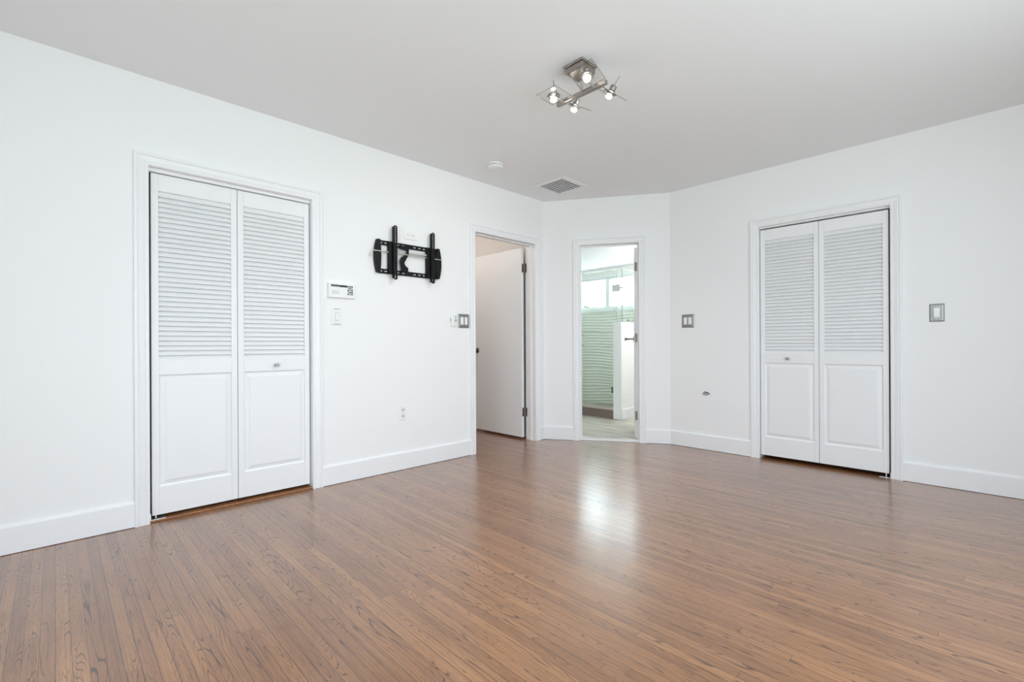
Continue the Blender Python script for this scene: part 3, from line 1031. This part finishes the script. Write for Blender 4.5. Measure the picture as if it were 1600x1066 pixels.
# outlets
def outlet(wall, u, z, horizontal, label):
    m = on(wall, u, z)
    if horizontal: m = m @ Matrix.Rotation(R(90), 4, 'Y')
    e_ = empty('electrical_outlet', m, label, 'outlet')
    plate_mb(0.071, 0.116, 0.006, 0.004).build('plate', M_PLAST, e_)
    for zc in (0.0245, -0.0245):
        pts = [(0.0165 * math.cos(t) * 1.0, max(-0.0135, min(0.0135, 0.0175 * math.sin(t)))) for t in [2 * math.pi * i / 28 for i in range(28)]]
        mb = MB().prism(pts, 0.0, 0.0085, Matrix.Translation((0, 0, zc)) @ Matrix.Rotation(R(90), 4, 'X'))
        s = mb.build('socket', M_PLASTL if not horizontal else M_PLAST, e_)
        mb = MB().box(-0.0075, -0.0055, -0.0089, -0.0080, zc + 0.000, zc + 0.008).box(0.0055, 0.0075, -0.0089, -0.0080, zc + 0.0005, zc + 0.0075)
        mb.lathe([(0, 0), (0.0026, 0), (0.0026, 0.0009), (0, 0.0009)], Matrix.Translation((0, -0.0081, zc - 0.0075)) @ Matrix.Rotation(R(90), 4, 'X'), 12)
        mb.build('slots', M_SLOT, s)
    screw(e_, 0, 0, -0.006)
    return e_


outlet(W_LEFT, 1.993, 0.452, False, 'white upright outlet low on the left wall')
outlet(W_LEFT, 2.073, 1.884, True, 'white sideways outlet above the black television bracket')

# ------------------------------------------------------------------ television bracket
e_ = empty('tv_mount', on(W_LEFT, 2.050, 1.680), 'black steel television wall bracket with two upright arms', 'television bracket')


def strip_with_slots(mb, u0, u1, zc, h, y0, y1, slots):
    """flat bar from u0 to u1 with slots (centre, width, height)"""
    c = u0
    for s, w, hh in sorted(slots):
        mb.box(c, s - w / 2, y0, y1, zc - h / 2, zc + h / 2)
        mb.box(s - w / 2, s + w / 2, y0, y1, zc - h / 2, zc - hh / 2)
        mb.box(s - w / 2, s + w / 2, y0, y1, zc + hh / 2, zc + h / 2)
        c = s + w / 2
    mb.box(c, u1, y0, y1, zc - h / 2, zc + h / 2)


for zc, sl in ((0.107, [-0.245, -0.205, -0.10, -0.05, 0.055, 0.10, 0.145, 0.245]), (-0.112, [-0.245, -0.205, -0.10, -0.05, 0.055, 0.10, 0.145, 0.245])):
    mb = MB()
    strip_with_slots(mb, -0.27, 0.27, zc, 0.036, -0.013, -0.009, [(s, 0.026, 0.010) for s in sl])
    mb.box(-0.27, 0.27, -0.013, 0.0, zc + 0.0165 if zc > 0 else zc - 0.018, zc + 0.018 if zc > 0 else zc - 0.0165)
    plabel(mb.build('rail', M_BLACK, e_, 0.001), 'slotted black wall rail')
for sgn in (-1, 1):
    pts = []
    for k in range(13):
        t = -1 + 2 * k / 12
        pts.append((sgn * (0.287 + 0.020 * (1 - t * t)), t * 0.128))
    pts += [(sgn * 0.262, 0.128), (sgn * (0.262 - 0.006), 0.06), (sgn * 0.254, 0.0), (sgn * (0.262 - 0.006), -0.06), (sgn * 0.262, -0.128)]
    mb = MB().prism(pts, 0.0, 0.034, Matrix.Rotation(R(90), 4, 'X'))
    plabel(mb.build('end_cap', M_BLACK, e_, 0.003), 'curved black end cap')
for uc in (-0.150, 0.201):
    mb = MB()
    # channel shaped arm, perforated above, with a slot at its foot
    holes = [(0.232 - 0.0185 * k, 0.008, 0.010) for k in range(7)] + [(-0.150, 0.010, 0.034)]
    rot = Matrix(((0, 0, 1, 0), (0, 1, 0, 0), (1, 0, 0, 0), (0, 0, 0, 1)))
    sub = MB()
    strip_with_slots(sub, -0.166, 0.236, 0.0, 0.034, -0.062, -0.058, [(h_[0], h_[2], h_[1]) for h_ in holes])
    sub.prism([(0.236, -0.017), (0.244, -0.010), (0.247, 0.0), (0.244, 0.010), (0.236, 0.017)], -0.062, -0.058,
              Matrix(((1, 0, 0, 0), (0, 0, 1, 0), (0, 1, 0, 0), (0, 0, 0, 1))))
    sub.prism([(-0.166, -0.017), (-0.174, -0.010), (-0.177, 0.0), (-0.174, 0.010), (-0.166, 0.017)], -0.062, -0.058,
              Matrix(((1, 0, 0, 0), (0, 0, 1, 0), (0, 1, 0, 0), (0, 0, 0, 1))))
    sub.box(-0.166, 0.236, -0.058, -0.038, -0.017, -0.0135).box(-0.166, 0.120, -0.058, -0.038, 0.0135, 0.017)
    for v in sub.bm.verts: v.co = rot @ v.co
    for v in sub.bm.verts: v.co.x += uc
    arm = sub.build('upright_arm', M_BLACK, e_)
    plabel(arm, 'perforated black upright arm')
    mb = MB().box(uc - 0.044, uc - 0.0165, -0.040, -0.0135, -0.132, 0.110).box(uc - 0.044, uc + 0.018, -0.026, -0.0135, -0.132, 0.124)
    plabel(mb.build('tilt_bracket', M_BLACK, arm, 0.002), 'black bracket joining arm and rails')
# curved middle lock
outer = [(-0.095, 0.100), (-0.040, 0.104), (-0.010, 0.085), (-0.012, 0.040), (-0.035, 0.000), (-0.052, -0.030), (-0.045, -0.050), (-0.018, -0.070), (-0.018, -0.100),
         (-0.078, -0.100), (-0.086, -0.050), (-0.092, -0.020), (-0.080, 0.010), (-0.050, 0.030), (-0.032, 0.050), (-0.040, 0.070), (-0.095, 0.078)]
mb = MB().prism(outer, 0.024, 0.032, Matrix.Rotation(R(90), 4, 'X'))
plabel(mb.build('locking_arm', M_BLACK, e_, 0.001), 'curved black locking arm')
mb = MB().rod((-0.318, -0.030, 0.036), (0.312, -0.030, 0.036), 0.0050, 12)
plabel(mb.build('security_rod', M_STEEL, e_, 0, True), 'thin silver rod across the bracket')
mb = MB().tube([(-0.318, -0.030, 0.036), (-0.326, -0.030, 0.030), (-0.334, -0.028, 0.004), (-0.340, -0.026, -0.012)], 0.004)
plabel(mb.build('rod_hook', M_STEEL, e_, 0, True), 'bent silver end of the rod')
plabel(MB().box(-0.010, 0.165, -0.030, -0.0225, 0.050, 0.066).build('spacer_bar', M_STEEL, e_, 0.002), 'grey metal bar')
plabel(MB().box(-0.110, -0.035, -0.033, -0.0235, 0.055, 0.062).build('spacer_bar', M_STEEL, e_, 0.002), 'short grey metal bar')

# ------------------------------------------------------------------ ceiling things
# air register
VC = ((VX0 + VX1) / 2, (VY0 + VY1) / 2)
VW, VD = VX1 - VX0, VY1 - VY0
e_ = empty('ceiling_vent', (VC[0], VC[1], H), 'square white slatted air vent in the ceiling near the hall door', 'air vent')
mb = MB()
q = 0.037
for a in ((-VW / 2, VW / 2, -VD / 2, -VD / 2 + q), (-VW / 2, VW / 2, VD / 2 - q, VD / 2), (-VW / 2, -VW / 2 + q, -VD / 2 + q, VD / 2 - q), (VW / 2 - q, VW / 2, -VD / 2 + q, VD / 2 - q)):
    mb.box(*a, -0.009, -0.0003)
mb.build('frame', M_TRIM, e_, 0.004)
mb = MB()
il, idp = VW / 2 - 0.036, VD / 2 - 0.036
mb.box(-il, il, -idp, idp, 0.085, 0.087)
mb.box(-il, -il + 0.001, -idp, idp, 0.0, 0.085).box(il - 0.001, il, -idp, idp, 0.0, 0.085)
mb.box(-il + 0.001, il - 0.001, -idp, -idp + 0.001, 0, 0.085).box(-il + 0.001, il - 0.001, idp - 0.001, idp, 0, 0.085)
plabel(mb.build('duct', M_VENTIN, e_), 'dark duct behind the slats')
ns = 9
for k in range(ns):
    xx = -il + 0.017 + k * (2 * il - 0.034) / (ns - 1)
    m = Matrix.Translation((xx, 0, -0.003)) @ Matrix.Rotation(R(-4), 4, 'Y')
    MB().box(-0.0068, 0.0068, -idp + 0.001, idp - 0.001, -0.0011, 0.0011, m).build('slat', M_TRIM, e_)
# smoke detector
e_ = empty('smoke_detector', (0.407, 2.640, H), 'round white smoke detector on the ceiling above the left wall', 'smoke detector')
MB().lathe([(0.0, -0.0003), (0.068, -0.0003), (0.068, -0.010), (0.060, -0.013), (0.0, -0.013)], None, 40).build('base', M_PLAST, e_, 0, True)
plabel(MB().lathe([(0.0, -0.013), (0.055, -0.013), (0.055, -0.019), (0.0, -0.019)], None, 40).build('vent_band', M_GAP, e_, 0, True), 'shadowy vent gap')
MB().lathe([(0.0, -0.019), (0.064, -0.019), (0.065, -0.024), (0.059, -0.032), (0.042, -0.037), (0.0, -0.038)], None, 40).build('cover', M_PLAST, e_, 0, True)
plabel(MB().lathe([(0, 0.002), (0.005, 0.002), (0.005, -0.0395), (0, -0.0395)], Matrix.Translation((0.04, 0.012, 0)), 10).build('test_button', M_PLASTG, e_), 'grey test button')

# ceiling light with four glass lamp heads
LC = Vector((1.742, 2.045, H))
e_ = empty('ceiling_light', LC, 'chrome ceiling light with four lit lamp heads on square glass plates', 'ceiling light')
mb = MB().box(-0.066, 0.066, -0.066, 0.066, -0.012, -0.0004).box(-0.058, 0.058, -0.058, 0.058, -0.044, -0.012)
plabel(mb.build('canopy', M_SATIN, e_, 0.004), 'square satin steel ceiling box')
MB().rod((0, 0.012, -0.044), (0, 0.012, -0.135), 0.010, 16).build('stem', M_CHROME, e_, 0, True)
plabel(MB().box(-0.172, 0.160, 0.002, 0.026, -0.154, -0.130).build('bar', M_SATIN, e_, 0.004), 'square satin steel bar')
for xx in (-0.118, 0.096):
    MB().rod((xx, -0.078, -0.146), (xx, 0.115, -0.146), 0.0055, 12).build('cross_arm', M_CHROME, e_, 0, True)

camp = Vector((3.2957, 0, 0.9908))


def lamp_head(pos, direction, spin, label):
    z = Vector(direction).normalized()
    ref = Vector((math.cos(spin), math.sin(spin), 0))
    xax = (ref - z * ref.dot(z)).normalized()
    yax = z.cross(xax)
    m = Matrix((xax, yax, z)).transposed().to_4x4()
    m.translation = Vector(pos) - LC
    h = empty('lamp_head', m, parent=e_)
    plabel(h, label)
    # z points where the light goes
    MB().lathe([(0.0, -0.034), (0.013, -0.034), (0.0165, -0.030), (0.0165, -0.010), (0.022, -0.004), (0.0, -0.003)], None, 24).build('socket', M_DCHR, h, 0, True)
    MB().rod((0, 0, -0.034), (0, 0, -0.085), 0.0022, 8).build('pin', M_DCHR, h)
    s_ = 0.068
    mb = MB()
    hole_ = [(0.028 * math.cos(2 * math.pi * k / 24 + math.pi / 4), 0.028 * math.sin(2 * math.pi * k / 24 + math.pi / 4)) for k in range(24)]
    bm = mb.bm
    def sq(k):
        t = 2 * math.pi * k / 24 + math.pi / 4
        c, s = math.cos(t), math.sin(t)
        f = s_ / max(abs(c), abs(s))
        return (c * f, s * f)
    lo = [[bm.verts.new((*p, zz)) for p in pts] for zz in (-0.002, 0.002) for pts in ([sq(k) for k in range(24)], hole_)]
    o0, i0, o1, i1 = lo
    for k in range(24):
        j = (k + 1) % 24
        bm.faces.new((o0[k], o0[j], i0[j], i0[k])); bm.faces.new((o1[k], i1[k], i1[j], o1[j]))
        bm.faces.new((o0[k], o1[k], o1[j], o0[j])); bm.faces.new((i0[k], i0[j], i1[j], i1[k]))
    plabel(mb.build('glass_plate', M_SHADE, h), 'clear square glass plate')
    mb = MB()
    for a, c in (((-s_, -s_), (s_, -s_)), ((s_, -s_), (s_, s_)), ((s_, s_), (-s_, s_)), ((-s_, s_), (-s_, -s_))):
        mb.rod((a[0], a[1], 0), (c[0], c[1], 0), 0.0021, 6)
    plabel(mb.build('plate_edge', M_EDGE, h), 'bright polished edge of the glass')
    mb = MB().torus(0.030, 0.0045, Matrix.Translation((0, 0, 0.004)))
    mb.torus(0.022, 0.003, Matrix.Translation((0, 0, 0.010)))
    for k in range(3):
        t = 2 * math.pi * k / 3 + 0.4
        mb.rod((0.030 * math.cos(t), 0.030 * math.sin(t), 0.001), (0.037 * math.cos(t), 0.037 * math.sin(t), 0.014), 0.0042, 8)
        mb.rod((0.030 * math.cos(t), 0.030 * math.sin(t), 0.004), (0.018 * math.cos(t), 0.018 * math.sin(t), 0.012), 0.0028, 8)
    plabel(mb.build('retaining_ring', M_DCHR, h, 0, True), 'chrome ring with three clips')
    mb = MB().lathe([(0.0, -0.002), (0.008, -0.002), (0.0135, 0.010), (0.0168, 0.019), (0.0168, 0.028), (0.013, 0.034), (0.007, 0.037), (0.0, 0.0373)], None, 24)
    plabel(mb.build('bulb', M_BULB, h, 0, True), 'glowing bulb')
    l = bpy.data.lights.new('bulb_light', 'SPOT')
    l.energy = 7.0; l.color = (1.0, 0.97, 0.93); l.shadow_soft_size = 0.04
    l.spot_size = R(150); l.spot_blend = 1.0
    lo_ = bpy.data.objects.new('bulb_light', l)
    COL.objects.link(lo_)
    lo_.parent = h
    lo_.matrix_local = Matrix.Translation((0, 0, 0.062)) @ Matrix.Rotation(R(180), 4, 'X')


M_EDGE = glass_mat('polished_glass_edge', (0.80, 0.81, 0.80), 0.5)
M_DCHR = mat('dark_chrome', (0.30, 0.285, 0.27), 0.42, metal=1.0)
heads = (((1.610, 1.978, 2.370), (0.02, -0.03, -1.0), 0.0, 'lamp head pointing straight down'),
         ((1.835, 1.979, 2.385), None, 0.05, 'lamp head tilted toward the viewer'),
         ((1.851, 2.177, 2.370), None, 0.0, 'lamp head tilted, its glass edge on, right'),
         ((1.627, 2.150, 2.370), None, 0.0, 'lamp head tilted, its glass edge on, lowest'))
for i, (p, dr, spin, lb) in enumerate(heads):
    v = (Vector(p) - camp).normalized()
    right = v.cross(Vector((0, 0, 1))).normalized()
    up = right.cross(v)
    if i == 1: dr = Vector((0, 0, -1)) * 0.93 + Vector((-v.x, -v.y, 0)).normalized() * 0.36
    if i == 2: dr = right * -0.53 - up * 0.85
    if i == 3: dr = right * -0.36 - up * 0.93
    lamp_head(p, dr, spin, lb)

bpy.context.view_layer.update()
